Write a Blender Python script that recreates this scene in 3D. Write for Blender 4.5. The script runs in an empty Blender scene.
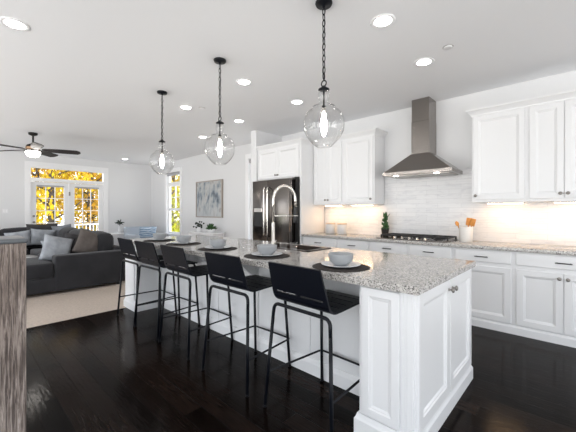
import bpy, bmesh, math, random
from mathutils import Vector, Matrix, Euler
R = math.radians
SC = bpy.context.scene
COL = SC.collection
random.seed(7)

# ------------------------------------------------------------------ camera
cam_d = bpy.data.cameras.new('camera'); cam = bpy.data.objects.new('camera', cam_d); COL.objects.link(cam)
cam.location = (0, 0, 1.30); cam.rotation_euler = (R(90), 0, R(43.07))
cam_d.sensor_width = 36; cam_d.lens = 316 / 576 * 36; cam_d.shift_y = -5 / 576; cam_d.clip_start = .05; cam_d.clip_end = 300
SC.camera = cam
# ------------------------------------------------------------------ exposure
vs = SC.view_settings
SC.display_settings.display_device = 'sRGB'
vs.view_transform = 'Standard'; vs.look = 'None'; vs.gamma = 1; vs.use_curve_mapping = False
vs.exposure = 0.27
SC.cycles.use_denoising = True
SC.cycles.max_bounces = 10; SC.cycles.diffuse_bounces = 6; SC.cycles.transparent_max_bounces = 24
SC.cycles.sample_clamp_indirect = 6
LAMP_RECESSED = 22; LAMP_BULB = 80; LAMP_CABINET = 22; LAMP_FAN = 16; LAMP_HOOD = 10
# ------------------------------------------------------------------ sky and sun
SKY_STRENGTH = 4.4
world = bpy.data.worlds.new('sky'); SC.world = world; world.use_nodes = True
wn = world.node_tree; wn.nodes.clear()
wo = wn.nodes.new('ShaderNodeOutputWorld'); wb = wn.nodes.new('ShaderNodeBackground'); wt = wn.nodes.new('ShaderNodeTexCoord')
ws = wn.nodes.new('ShaderNodeSeparateXYZ'); wr = wn.nodes.new('ShaderNodeValToRGB')
wm = wn.nodes.new('ShaderNodeMath'); wm.operation = 'MULTIPLY_ADD'; wm.inputs[1].default_value = .5; wm.inputs[2].default_value = .5
wn.links.new(wt.outputs['Generated'], ws.inputs[0]); wn.links.new(ws.outputs['Z'], wm.inputs[0]); wn.links.new(wm.outputs[0], wr.inputs[0])
we = wr.color_ramp.elements        # added glow below the horizon, lifting ceiling and knee wall, hazy sky above
we[0].position = .47; we[0].color = (1.0, .985, .96, 1); we[1].position = 1.0; we[1].color = (.50, .62, .80, 1)
wk = we.new(.53); wk.color = (.70, .72, .74, 1)
wn.links.new(wr.outputs[0], wb.inputs[0]); wb.inputs[1].default_value = SKY_STRENGTH
wn.links.new(wb.outputs[0], wo.inputs[0])
sun_d = bpy.data.lights.new('sun', 'SUN'); sun = bpy.data.objects.new('sun', sun_d); COL.objects.link(sun)
sun_d.energy = 2.2; sun_d.angle = R(1); sun_d.color = (1, .93, .8); sun.rotation_euler = (R(48), 0, R(68)); sun.location = (6, -6, 12)
# daylight through unseen rear openings, added to light the room: sampling portals for the sky in each opening
CEIL = 2.847; WALL = 4.70; LIV = -10.8; REAR = -2.3; SIDE = 3.4  # REAR is drawn in close for stronger daylight
REAR_OPENINGS = [(-9.9, -6.4), (-5.9, -2.1), (-1.5, 2.9)]; SIDE_OPENINGS = [(-2.0, .6), (1.1, 3.6)]  # all out of view, added to bring in skylight
for a, b in REAR_OPENINGS:
    d = bpy.data.lights.new('daylight_portal', 'AREA'); o = bpy.data.objects.new('daylight_portal', d); COL.objects.link(o)
    d.shape = 'RECTANGLE'; d.size = b - a; d.size_y = 2.4; d.cycles.is_portal = True
    o.location = ((a + b) / 2, REAR - .1, 1.25); o.rotation_euler = (R(90), 0, 0)

for a, b in SIDE_OPENINGS:  # likewise for the unseen side openings, added to lift the ceiling
    d = bpy.data.lights.new('daylight_portal', 'AREA'); o = bpy.data.objects.new('daylight_portal', d); COL.objects.link(o)
    d.shape = 'RECTANGLE'; d.size = b - a; d.size_y = 2.4; d.cycles.is_portal = True
    o.location = (SIDE + .1, (a + b) / 2, 1.25); o.rotation_euler = (R(90), 0, R(90))

# ================================================================== materials
def nodes(m):
    m.use_nodes = True
    t = m.node_tree
    return t, t.nodes['Principled BSDF']
def mat(name, col, rough=.5, metal=0, spec=.5, bump=0, bscale=60, var=0, vscale=6, stretch=None, coat=0):
    m = bpy.data.materials.new(name); t, p = nodes(m)
    p.inputs['Base Color'].default_value = (*col, 1); p.inputs['Roughness'].default_value = rough
    p.inputs['Metallic'].default_value = metal; p.inputs['Specular IOR Level'].default_value = spec
    p.inputs['Coat Weight'].default_value = coat
    if bump or var:
        tc = t.nodes.new('ShaderNodeTexCoord'); mp = t.nodes.new('ShaderNodeMapping')
        t.links.new(tc.outputs['Object'], mp.inputs[0])
        if stretch: mp.inputs['Scale'].default_value = stretch
    if bump:
        n = t.nodes.new('ShaderNodeTexNoise'); n.inputs['Scale'].default_value = bscale; n.inputs['Detail'].default_value = 3
        b = t.nodes.new('ShaderNodeBump'); b.inputs['Strength'].default_value = bump; b.inputs['Distance'].default_value = .01
        t.links.new(mp.outputs[0], n.inputs['Vector']); t.links.new(n.outputs[0], b.inputs['Height']); t.links.new(b.outputs[0], p.inputs['Normal'])
    if var:
        n = t.nodes.new('ShaderNodeTexNoise'); n.inputs['Scale'].default_value = vscale; n.inputs['Detail'].default_value = 4
        r = t.nodes.new('ShaderNodeValToRGB')
        r.color_ramp.elements[0].position = .3; r.color_ramp.elements[1].position = .7
        r.color_ramp.elements[0].color = (*[max(0, c * (1 - var)) for c in col], 1); r.color_ramp.elements[1].color = (*[min(1, c * (1 + var)) for c in col], 1)
        t.links.new(mp.outputs[0], n.inputs['Vector']); t.links.new(n.outputs[0], r.inputs[0]); t.links.new(r.outputs[0], p.inputs['Base Color'])
    return m
def emit(name, col, strength):
    m = bpy.data.materials.new(name); t, p = nodes(m)
    p.inputs['Base Color'].default_value = (0.8, .8, .8, 1)
    p.inputs['Emission Color'].default_value = (*col, 1); p.inputs['Emission Strength'].default_value = strength
    return m
def thin_glass(name, tint=(1, 1, 1), ior=.8, base=.03):
    m = bpy.data.materials.new(name); m.use_nodes = True; t = m.node_tree; t.nodes.clear()
    o = t.nodes.new('ShaderNodeOutputMaterial'); mx = t.nodes.new('ShaderNodeMixShader'); tr = t.nodes.new('ShaderNodeBsdfTransparent'); g = t.nodes.new('ShaderNodeBsdfGlossy')
    lw = t.nodes.new('ShaderNodeLayerWeight'); lw.inputs['Blend'].default_value = .5
    pw = t.nodes.new('ShaderNodeMath'); pw.operation = 'POWER'; pw.inputs[1].default_value = 3.2
    ad = t.nodes.new('ShaderNodeMath'); ad.operation = 'MULTIPLY_ADD'; ad.use_clamp = True; ad.inputs[1].default_value = ior; ad.inputs[2].default_value = base
    tr.inputs[0].default_value = (*tint, 1); g.inputs['Roughness'].default_value = .02
    t.links.new(lw.outputs['Facing'], pw.inputs[0]); t.links.new(pw.outputs[0], ad.inputs[0]); t.links.new(ad.outputs[0], mx.inputs[0]); t.links.new(tr.outputs[0], mx.inputs[1]); t.links.new(g.outputs[0], mx.inputs[2]); t.links.new(mx.outputs[0], o.inputs[0])
    return m
def ramp(t, src, stops):
    r = t.nodes.new('ShaderNodeValToRGB'); e = r.color_ramp.elements
    while len(e) < len(stops): e.new(.5)
    for k, (p, c) in enumerate(stops): e[k].position = p; e[k].color = (*c, 1)
    t.links.new(src, r.inputs[0]); return r.outputs[0]
def tex(t, kind, vec, **kw):
    n = t.nodes.new(kind)
    for k, v in kw.items(): n.inputs[k].default_value = v
    t.links.new(vec, n.inputs['Vector']); return n
def coords(t, scale=(1, 1, 1), swap=None):
    tc = t.nodes.new('ShaderNodeTexCoord'); v = tc.outputs['Object']
    if swap:
        s = t.nodes.new('ShaderNodeSeparateXYZ'); c = t.nodes.new('ShaderNodeCombineXYZ'); t.links.new(v, s.inputs[0])
        for k, a in enumerate(swap): t.links.new(s.outputs[a], c.inputs[k])
        v = c.outputs[0]
    mp = t.nodes.new('ShaderNodeMapping'); mp.inputs['Scale'].default_value = scale; t.links.new(v, mp.inputs[0]); return mp.outputs[0]
def mixc(t, fac, a, b, mode='MIX'):
    n = t.nodes.new('ShaderNodeMix'); n.data_type = 'RGBA'; n.blend_type = mode
    if isinstance(fac, float): n.inputs[0].default_value = fac
    else: t.links.new(fac, n.inputs[0])
    for s, x in ((6, a), (7, b)):
        if isinstance(x, tuple): n.inputs[s].default_value = (*x, 1)
        else: t.links.new(x, n.inputs[s])
    return n.outputs[2]

M = {}
M['wall'] = mat('wall_paint', (.73, .735, .745), .6, bump=.03, bscale=200)
M['ceiling'] = mat('ceiling_paint', (.84, .845, .86), .8, bump=.03, bscale=200)
M['trim'] = mat('white_trim_paint', (.86, .86, .87), .35)
M['cab'] = mat('white_cabinet_paint', (.75, .755, .765), .32, bump=.015, bscale=90)
M['black'] = mat('black_metal', (.004, .005, .008), .38, 0, .25, bump=.05, bscale=120)
M['seat'] = mat('black_seat', (.004, .005, .009), .40, 0, .22, bump=.12, bscale=160)
M['bronze'] = mat('dark_bronze', (.02, .018, .017), .4, .6)
M['steel'] = mat('stainless_steel', (.29, .265, .245), .15, 1, bump=.12, bscale=22, stretch=(1, 1, 40))
M['steel_dark'] = mat('dark_stainless_steel', (.17, .155, .145), .2, 1, bump=.03, bscale=30, stretch=(1, 1, 40))
M['chrome'] = mat('polished_chrome', (.75, .72, .68), .12, 1)
M['nickel'] = mat('satin_nickel', (.30, .28, .26), .3, 1)
M['sink'] = mat('brown_sink', (.035, .024, .019), .3)
M['iron'] = mat('black_cast_iron', (.012, .012, .013), .5, bump=.1)
M['ceramic'] = mat('grey_ceramic', (.33, .345, .36), .3, bump=.02)
M['plate'] = mat('white_ceramic', (.58, .59, .61), .25)
M['crock'] = mat('white_stoneware', (.82, .80, .77), .35)
M['canister'] = mat('pale_enamel', (.62, .64, .66), .35)
M['lid'] = mat('pale_wood_lid', (.62, .50, .38), .5, var=.2, vscale=12)
M['mat_weave'] = mat('dark_woven_fibre', (.028, .022, .02), .85, bump=.9, bscale=220)
M['spoon'] = mat('orange_wood', (.62, .26, .05), .5, var=.25, vscale=9, stretch=(6, 6, 1))
M['sofa'] = mat('charcoal_velvet', (.024, .024, .027), .9, spec=.25, bump=.2, bscale=130, var=.18, vscale=4)
M['sofa'].node_tree.nodes['Principled BSDF'].inputs['Sheen Weight'].default_value = .12
M['pil_light'] = mat('light_grey_fabric', (.34, .36, .39), .9, spec=.2, bump=.3, bscale=140, var=.2, vscale=9)
M['pil_taupe'] = mat('taupe_fabric', (.12, .103, .095), .9, spec=.2, bump=.3, bscale=140, var=.2, vscale=7)
M['pil_dark'] = mat('dark_fabric', (.05, .048, .05), .9, spec=.2, bump=.3, bscale=140, var=.2, vscale=7)
M['pil_grey'] = mat('mid_grey_fabric', (.2, .21, .23), .9, spec=.2, bump=.3, bscale=140)
M['armchair'] = mat('pale_blue_grey_fabric', (.43, .47, .52), .9, spec=.2, bump=.2, bscale=130)
M['white_gloss'] = mat('white_lacquer', (.82, .82, .83), .25)
M['leaf'] = mat('green_leaf', (.025, .085, .02), .55, var=.4, vscale=14)
M['leaf_dark'] = mat('dark_leaf', (.02, .035, .022), .6, var=.3, vscale=14)
M['bark'] = mat('bark', (.06, .045, .035), .9, bump=.5, bscale=20)
M['fan_blade'] = mat('dark_walnut_blade', (.022, .016, .015), .6, var=.3, vscale=8, stretch=(1, 10, 10))
M['fan_ring'] = mat('honey_wood_ring', (.5, .3, .17), .45)
M['grille'] = mat('grille', (.05, .05, .05), .4, .8)
M['glass'] = thin_glass('pendant_glass', (.955, .955, .955), 1.3, .06)
M['tumbler'] = thin_glass('tumbler_glass', (.97, .97, .97), .8, .04)
M['pane'] = thin_glass('window_glass', (.98, .98, .98), .6, .03)
M['grass'] = mat('lawn', (.10, .13, .03), .95, var=.4, vscale=3)
M['deck'] = mat('grey_deck_boards', (.35, .33, .31), .8)
M['shade'] = mat('grey_roller_shade', (.42, .42, .44), .8)
M['gapshade'] = mat('black_gap_shade', (.01, .01, .01), .7)  # flat black for the shade in the gap beside the refrigerator
M['foil_y'] = [mat('yellow_leaves', (.66, .45, .02), .8, spec=.1, var=.35, vscale=1.2), mat('gold_leaves', (.55, .30, .02), .8, spec=.1, var=.4, vscale=1.2), mat('lime_leaves', (.46, .46, .03), .8, spec=.1, var=.4, vscale=1.2)]
for m in M['foil_y']: m.node_tree.nodes['Principled BSDF'].inputs['Roughness'].default_value = .7
M['e_rec'] = emit('recessed_lamp_lens', (1, .97, .93), LAMP_RECESSED)
M['e_bulb'] = emit('filament_bulb_glow', (1, .96, .90), LAMP_BULB)
M['e_cab'] = emit('cabinet_strip_glow', (1, .64, .34), LAMP_CABINET)
M['e_fan'] = emit('fan_bowl_glow', (1, .95, .88), LAMP_FAN)
M['e_hood'] = emit('hood_lamp_glow', (1, .93, .85), LAMP_HOOD)

def granite():
    m = bpy.data.materials.new('speckled_granite'); t, p = nodes(m)
    v = coords(t)
    a = tex(t, 'ShaderNodeTexVoronoi', v, Scale=120.0, Randomness=1.0)
    base = ramp(t, a.outputs['Color'], [(0, (.03, .03, .035)), (.24, (.11, .105, .10)), (.42, (.33, .31, .295)), (.66, (.54, .52, .495)), (1, (.68, .66, .635))])
    b = tex(t, 'ShaderNodeTexVoronoi', v, Scale=210.0, Randomness=1.0)
    fine = ramp(t, b.outputs['Color'], [(0, (.03, .03, .035)), (.25, (.17, .165, .155)), (.45, (.50, .475, .45)), (1, (.66, .64, .61))])
    n = tex(t, 'ShaderNodeTexNoise', v, Scale=34.0, Detail=3.0)
    f = ramp(t, n.outputs[0], [(.42, (0, 0, 0)), (.58, (1, 1, 1))])
    t.links.new(mixc(t, f, base, fine), p.inputs['Base Color'])
    p.inputs['Roughness'].default_value = .10; p.inputs['Specular IOR Level'].default_value = .55
    return m
M['granite'] = granite()
def tile():
    m = bpy.data.materials.new('marble_subway_tile'); t, p = nodes(m)
    v = coords(t, (1, 1, 1), (0, 2, 1))
    br = tex(t, 'ShaderNodeTexBrick', v, Scale=1.0)
    br.inputs['Brick Width'].default_value = .30; br.inputs['Row Height'].default_value = .064; br.inputs['Mortar Size'].default_value = .0022
    br.inputs['Mortar Smooth'].default_value = .1; br.inputs['Bias'].default_value = 0; br.offset = .5
    br.inputs['Color1'].default_value = (.77, .77, .775, 1); br.inputs['Color2'].default_value = (.715, .72, .73, 1); br.inputs['Mortar'].default_value = (.64, .64, .65, 1)
    n = tex(t, 'ShaderNodeTexNoise', coords(t, (3, 1, 14)), Scale=2.0, Detail=6.0, Distortion=.8)
    ve = ramp(t, n.outputs[0], [(.35, (.90, .90, .915)), (.5, (1, 1, 1)), (.75, (.96, .96, .965))])
    t.links.new(mixc(t, 1.0, br.outputs[0], ve, 'MULTIPLY'), p.inputs['Base Color'])
    p.inputs['Roughness'].default_value = .22
    b = t.nodes.new('ShaderNodeBump'); b.invert = True; b.inputs['Strength'].default_value = .3; b.inputs['Distance'].default_value = .003
    t.links.new(br.outputs['Fac'], b.inputs['Height']); t.links.new(b.outputs[0], p.inputs['Normal'])
    return m
M['tile'] = tile()
def hardwood():
    m = bpy.data.materials.new('espresso_hardwood'); t, p = nodes(m)
    v = coords(t)
    br = tex(t, 'ShaderNodeTexBrick', v, Scale=1.0)
    br.inputs['Brick Width'].default_value = 1.35; br.inputs['Row Height'].default_value = .127; br.inputs['Mortar Size'].default_value = .0022; br.inputs['Mortar Smooth'].default_value = .2
    br.inputs['Bias'].default_value = 0; br.offset = .37
    br.inputs['Color1'].default_value = (.0016, .0011, .0010, 1); br.inputs['Color2'].default_value = (.015, .0098, .0080, 1); br.inputs['Mortar'].default_value = (.002, .002, .002, 1)
    n = tex(t, 'ShaderNodeTexNoise', coords(t, (2, 26, 1)), Scale=3.0, Detail=6.0)
    g = ramp(t, n.outputs[0], [(.3, (.6, .6, .6)), (.7, (1.35, 1.3, 1.25))])
    t.links.new(mixc(t, 1.0, br.outputs[0], g, 'MULTIPLY'), p.inputs['Base Color'])
    p.inputs['Roughness'].default_value = .13; p.inputs['Specular IOR Level'].default_value = .055
    n2 = tex(t, 'ShaderNodeTexNoise', coords(t, (3, 14, 1)), Scale=4.0, Detail=3.0)
    b2 = t.nodes.new('ShaderNodeBump'); b2.inputs['Strength'].default_value = .10; b2.inputs['Distance'].default_value = .01; t.links.new(n2.outputs[0], b2.inputs['Height'])
    b = t.nodes.new('ShaderNodeBump'); b.invert = True; b.inputs['Strength'].default_value = .5; b.inputs['Distance'].default_value = .002
    t.links.new(br.outputs['Fac'], b.inputs['Height']); t.links.new(b2.outputs[0], b.inputs['Normal']); t.links.new(b.outputs[0], p.inputs['Normal'])
    return m
M['floor'] = hardwood()
def carpet():
    m = mat('beige_carpet', (.53, .45, .385), .95, spec=.1, bump=.5, bscale=260, var=.10, vscale=40); return m
M['carpet'] = carpet()
def barn():
    m = bpy.data.materials.new('weathered_barn_wood'); t, p = nodes(m)
    v = coords(t, (1, 1, .05))
    n = tex(t, 'ShaderNodeTexNoise', v, Scale=105.0, Detail=8.0, Roughness=.7, Distortion=.6)
    c = ramp(t, n.outputs[0], [(.33, (.03, .023, .021)), (.45, (.15, .122, .108)), (.55, (.35, .30, .27)), (.68, (.60, .55, .51))])
    n2 = tex(t, 'ShaderNodeTexNoise', coords(t, (1, 1, .25)), Scale=6.0, Detail=3.0)
    w = ramp(t, n2.outputs[0], [(.35, (.62, .58, .56)), (.65, (1.0, .98, .96))])
    t.links.new(mixc(t, 1.0, c, w, 'MULTIPLY'), p.inputs['Base Color'])
    p.inputs['Roughness'].default_value = .75
    b = t.nodes.new('ShaderNodeBump'); b.inputs['Strength'].default_value = .5; b.inputs['Distance'].default_value = .006
    t.links.new(n.outputs[0], b.inputs['Height']); t.links.new(b.outputs[0], p.inputs['Normal'])
    return m
M['barn'] = barn()
M['cap'] = mat('dark_slate_cap', (.10, .11, .12), .35, bump=.1)
def painting():
    m = bpy.data.materials.new('abstract_canvas'); t, p = nodes(m)
    n = tex(t, 'ShaderNodeTexNoise', coords(t, (2.6, 1, 1.15)), Scale=2.4, Detail=5.0, Roughness=.6, Distortion=.2)
    c = ramp(t, n.outputs[0], [(.30, (.03, .042, .06)), (.40, (.15, .185, .225)), (.48, (.33, .365, .39)), (.58, (.52, .52, .51)), (.68, (.20, .175, .155))])
    s = t.nodes.new('ShaderNodeSeparateXYZ'); tc = t.nodes.new('ShaderNodeTexCoord'); t.links.new(tc.outputs['Object'], s.inputs[0])
    f = ramp(t, s.outputs['Z'], [(.0, (.85, .85, .85)), (.42, (0, 0, 0))])
    t.links.new(mixc(t, f, c, (.50, .52, .535)), p.inputs['Base Color']); p.inputs['Roughness'].default_value = .6
    return m
M['painting'] = painting()
M['frame'] = mat('champagne_frame', (.36, .32, .28), .35, .3)
def bluepillow():
    m = bpy.data.materials.new('blue_shibori_fabric'); t, p = nodes(m)
    w = tex(t, 'ShaderNodeTexWave', coords(t, (1, 1, 1), (2, 0, 1)), Scale=5.5, Distortion=6.0, Detail=3.0)
    t.links.new(ramp(t, w.outputs[0], [(.15, (.20, .31, .46)), (.5, (.38, .50, .64)), (.9, (.60, .68, .76))]), p.inputs['Base Color']); p.inputs['Roughness'].default_value = .9
    return m
M['blue'] = bluepillow()

# ================================================================== mesh helpers
class MB:
    def __init__(s): s.v = []; s.f = []; s.sm = []
    def add(s, vs, fs, smooth=False):
        o = len(s.v); s.v += [tuple(v) for v in vs]; s.f += [[i + o for i in f] for f in fs]; s.sm += [smooth] * len(fs); return s
    def box(s, x0, x1, y0, y1, z0, z1):
        vs = [(x, y, z) for z in (z0, z1) for y in (y0, y1) for x in (x0, x1)]
        return s.add(vs, [[0, 2, 3, 1], [4, 5, 7, 6], [0, 1, 5, 4], [2, 6, 7, 3], [0, 4, 6, 2], [1, 3, 7, 5]])
    def rbox(s, x0, x1, y0, y1, z0, z1, b=.01, seg=2, puff=0):
        bm = bmesh.new()
        t = MB().box(x0, x1, y0, y1, z0, z1)
        vv = [bm.verts.new(v) for v in t.v]
        for f in t.f: bm.faces.new([vv[i] for i in f])
        bmesh.ops.bevel(bm, geom=bm.edges[:], offset=b, segments=seg, affect='EDGES', profile=.5)
        if puff:
            bmesh.ops.subdivide_edges(bm, edges=bm.edges[:], cuts=2, use_grid_fill=True)
            cx, cy, cz = (x0 + x1) / 2, (y0 + y1) / 2, (z0 + z1) / 2
            for v in bm.verts:
                u = [2 * abs(v.co[k] - c) / d for k, (c, d) in enumerate(((cx, x1 - x0), (cy, y1 - y0), (cz, z1 - z0)))]
                for k, c in enumerate((cx, cy, cz)):
                    o = [q for q in range(3) if q != k]
                    v.co[k] += (1 if v.co[k] > c else -1) * puff * u[k] * max(0, 1 - u[o[0]] ** 2) * max(0, 1 - u[o[1]] ** 2)
        bm.verts.index_update(); bm.normal_update()
        s.add([v.co[:] for v in bm.verts], [[v.index for v in f.verts] for f in bm.faces], seg > 1); bm.free(); return s
    def tube(s, pts, r, n=10, closed=False, caps=True):
        pts = [Vector(p) for p in pts]; N = len(pts); rings = []
        up = None
        for i, p in enumerate(pts):
            if closed: d = (pts[(i + 1) % N] - pts[i - 1])
            else: d = (pts[min(i + 1, N - 1)] - pts[max(i - 1, 0)])
            d.normalize()
            if up is None: up = Vector((0, 0, 1)) if abs(d.z) < .9 else Vector((1, 0, 0))
            a = d.cross(up)
            if a.length < 1e-5: a = d.orthogonal()
            a.normalize(); b = a.cross(d).normalized(); up = b
            rr = r[i] if isinstance(r, (list, tuple)) else r
            rings.append([p + a * math.cos(2 * math.pi * k / n) * rr + b * math.sin(2 * math.pi * k / n) * rr for k in range(n)])
        vs = [v for q in rings for v in q]; fs = []
        for i in range(N if closed else N - 1):
            j = (i + 1) % N
            for k in range(n): fs.append([i * n + k, i * n + (k + 1) % n, j * n + (k + 1) % n, j * n + k][::-1])
        s.add(vs, fs, True)
        if not closed and caps: s.add(rings[0], [list(range(n))]); s.add(rings[-1], [list(range(n))[::-1]])
        return s
    def lathe(s, prof, n=24, c=(0, 0, 0), caps=True):
        vs = []; fs = []
        for r, z in prof:
            for k in range(n): a = 2 * math.pi * k / n; vs.append((c[0] + r * math.cos(a), c[1] + r * math.sin(a), c[2] + z))
        for i in range(len(prof) - 1):
            for k in range(n): fs.append([i * n + k, i * n + (k + 1) % n, (i + 1) * n + (k + 1) % n, (i + 1) * n + k])
        s.add(vs, fs, True)
        if caps:
            if prof[0][0] > 1e-4: s.add(vs[:n], [list(range(n))[::-1]])
            if prof[-1][0] > 1e-4: s.add(vs[-n:], [list(range(n))])
        return s
    def prism(s, poly, axis, a, b):
        """extrude 2-D polygon along axis from a to b; poly coords are the other two axes in order"""
        n = len(poly)
        def P(u, v, w): return {0: (w, u, v), 1: (u, w, v), 2: (u, v, w)}[axis]
        vs = [P(u, v, a) for u, v in poly] + [P(u, v, b) for u, v in poly]
        return s.add(vs, [list(range(n)), list(range(2 * n - 1, n - 1, -1))] + [[i, i + n, (i + 1) % n + n, (i + 1) % n] for i in range(n)])
    def ball(s, c, r, n=12, sz=1.0):
        return s.lathe([(max(r * math.sin(math.pi * k / n), 1e-5), -r * sz * math.cos(math.pi * k / n)) for k in range(n + 1)], 14, c, False)
    def xf(s, mtx):
        s.v = [tuple(mtx @ Vector(v)) for v in s.v]; return s
    def build(s, name, m, parent=None, loc=(0, 0, 0), rot=(0, 0, 0), fix=True):
        me = bpy.data.meshes.new(name); me.from_pydata(s.v, [], s.f)
        for p, q in zip(me.polygons, s.sm): p.use_smooth = q
        if fix:
            bm = bmesh.new(); bm.from_mesh(me); bmesh.ops.remove_doubles(bm, verts=bm.verts, dist=1e-6); bmesh.ops.recalc_face_normals(bm, faces=bm.faces); bm.to_mesh(me); bm.free()
        me.materials.append(m)
        o = bpy.data.objects.new(name, me); COL.objects.link(o); o.location = loc; o.rotation_euler = rot
        if parent: o.parent = parent
        return o
def bend(pts, rad, n=5):
    """polyline with rounded corners"""
    pts = [Vector(p) for p in pts]; out = [pts[0]]
    for i in range(1, len(pts) - 1):
        a, b, c = pts[i - 1], pts[i], pts[i + 1]
        u = (a - b); v = (c - b); r = min(rad, u.length * .49, v.length * .49); p0 = b + u.normalized() * r; p1 = b + v.normalized() * r
        for k in range(n + 1): t = k / n; out.append(p0 * (1 - t) ** 2 + b * 2 * t * (1 - t) + p1 * t * t)
    out.append(pts[-1]); return out
def tag(o, label, cat, group=None):
    o['label'] = label; o['category'] = cat
    if group: o['group'] = group
    return o
def empty(name, loc, label, cat, group=None, rz=0):
    o = bpy.data.objects.new(name, None); COL.objects.link(o); o.location = loc; o.rotation_euler = (0, 0, rz); o.empty_display_size = .1
    return tag(o, label, cat, group)
def struct(o): o['kind'] = 'structure'; return o
KIDS = {}
def copy_tree(o, parent=None):
    c = o.copy(); COL.objects.link(c)
    if parent: c.parent = parent
    for ch in list(o.children): copy_tree(ch, c)
    return c

# ================================================================== the shell
struct(MB().box(-4.5, SIDE, REAR, WALL, -.06, 0).build('floor', M['floor']))
struct(MB().box(LIV, -4.5, REAR, WALL, -.06, .004).build('floor_carpet', M['carpet']))
struct(MB().box(LIV - .2, SIDE + .15, REAR - .2, WALL + .15, CEIL, CEIL + .15).build('ceiling', M['ceiling']))
def wall_with_holes(name, axis, plane, thick, a0, a1, holes):
    """axis 0: wall runs along x at y=plane; axis 1: runs along y at x=plane. holes: (a,b,z0,z1) sorted"""
    mb = MB()
    def bx(a, b, z0, z1):
        if b - a < 1e-4 or z1 - z0 < 1e-4: return
        lo, hi = min(plane, plane + thick), max(plane, plane + thick)
        if axis == 0: mb.box(a, b, lo, hi, z0, z1)
        else: mb.box(lo, hi, a, b, z0, z1)
    cur = a0
    for a, b, z0, z1 in holes:
        bx(cur, a, 0, CEIL); bx(a, b, 0, z0); bx(a, b, z1, CEIL); cur = b
    bx(cur, a1, 0, CEIL)
    return struct(mb.build(name, M['wall']))
W2 = (-9.66, -8.80, .60, 2.50); W3 = (-5.63, -4.95, .60, 2.50)
wall_with_holes('wall_kitchen', 0, WALL, .15, LIV, SIDE, [W2, W3])
FD = (1.46, 3.25, 0.0, 2.52)
wall_with_holes('wall_living', 1, LIV, -.15, REAR, WALL, [FD])
wall_with_holes('wall_rear', 0, REAR, -.15, LIV, SIDE, [(a, b, .05, 2.45) for a, b in REAR_OPENINGS])
wall_with_holes('wall_side', 1, SIDE, .15, REAR, WALL, [(a, b, .05, 2.45) for a, b in SIDE_OPENINGS])
struct(MB().box(-4.725, -4.575, 4.0, WALL, 0, CEIL).build('wall_wing', M['wall']))
# tile backsplash sheet
struct(MB().box(-3.44, SIDE, WALL - .012, WALL, .914, 1.50).box(-2.29, -1.0, WALL - .012, WALL, 1.50, 1.868).build('trim_backsplash', M['tile']))
# baseboards
struct(MB().prism([(WALL, 0), (WALL - .016, 0), (WALL - .016, .11), (WALL - .008, .135), (WALL, .135)], 0, LIV, -4.726).build('baseboard_kitchen', M['trim']))
struct(MB().prism([(LIV, 0), (LIV + .016, 0), (LIV + .016, .11), (LIV + .008, .135), (LIV, .135)], 1, REAR, 1.36).prism([(LIV, 0), (LIV + .016, 0), (LIV + .016, .11), (LIV + .008, .135), (LIV, .135)], 1, 3.35, WALL).build('baseboard_living', M['trim']))

# windows of the kitchen/living long wall
def casement(name, h, trimname):
    a, b, z0, z1 = h
    root = struct(MB().box(a - .10, a, WALL - .02, WALL, z0, z1).box(b, b + .10, WALL - .02, WALL, z0, z1).box(a - .10, b + .10, WALL - .022, WALL, z1, z1 + .11)
                  .box(a - .12, b + .12, WALL - .05, WALL, z0 - .03, z0).box(a - .10, b + .10, WALL - .02, WALL, z0 - .12, z0 - .03).build(name, M['trim']))
    f = MB(); y0, y1 = WALL + .05, WALL + .11; w = .05
    f.box(a, a + w, y0, y1, z0, z1).box(b - w, b, y0, y1, z0, z1).box(a + w, b - w, y0, y1, z1 - w, z1).box(a + w, b - w, y0, y1, z0, z0 + w)
    f.box(a + w, b - w, y0, y1, 2.07, 2.20)            # bar under the transom
    f.box(a + w, b - w, y0, y1, 1.31, 1.39)            # meeting rail
    cx = (a + b) / 2
    f.box(cx - .01, cx + .01, y0 + .01, y1 - .01, 1.39, 2.07).box(a + w, b - w, y0 + .012, y1 - .012, 1.72, 1.74)
    f.box(a, a + .004, WALL, y0, z0, z1).box(b - .004, b, WALL, y0, z0, z1).box(a + .004, b - .004, WALL, y0, z1 - .004, z1)
    f.build('window_sash', M['trim'], root)
    MB().box(a + w, b - w, y0 + .025, y0 + .031, z0 + w, z1 - w).build('window_pane', M['pane'], root)
    MB().rbox(a + .01, b - .01, WALL + .005, WALL + .05, z1 - .10, z1 - .01, .012, 2).build('roller_shade', M['shade'], root)
    return root
casement('window_1', W2, 'trim_1'); casement('window_2', W3, 'trim_2')
for k, (a, b) in enumerate(REAR_OPENINGS):  # frames in the added rear openings, out of view
    r = MB(); 
    for x in (a, (a + b) / 2 - .03, b - .06): r.box(x, x + .06, REAR - .12, REAR - .05, .1, 2.4)
    r.box(a, b, REAR - .12, REAR - .05, .1, .16).box(a, b, REAR - .12, REAR - .05, 2.34, 2.4)
    struct(r.build('window_%d' % (k + 3), M['trim']))
for k, (a, b) in enumerate(SIDE_OPENINGS):  # frames in the side openings, added out of view for more daylight
    r = MB()
    for y in (a, (a + b) / 2 - .03, b - .06): r.box(SIDE + .04, SIDE + .1, y, y + .06, .05, 2.45)
    r.box(SIDE + .04, SIDE + .1, a, b, .05, .11).box(SIDE + .04, SIDE + .1, a, b, 2.39, 2.45)
    struct(r.build('window_%d' % (k + 6), M['trim']))
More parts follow.
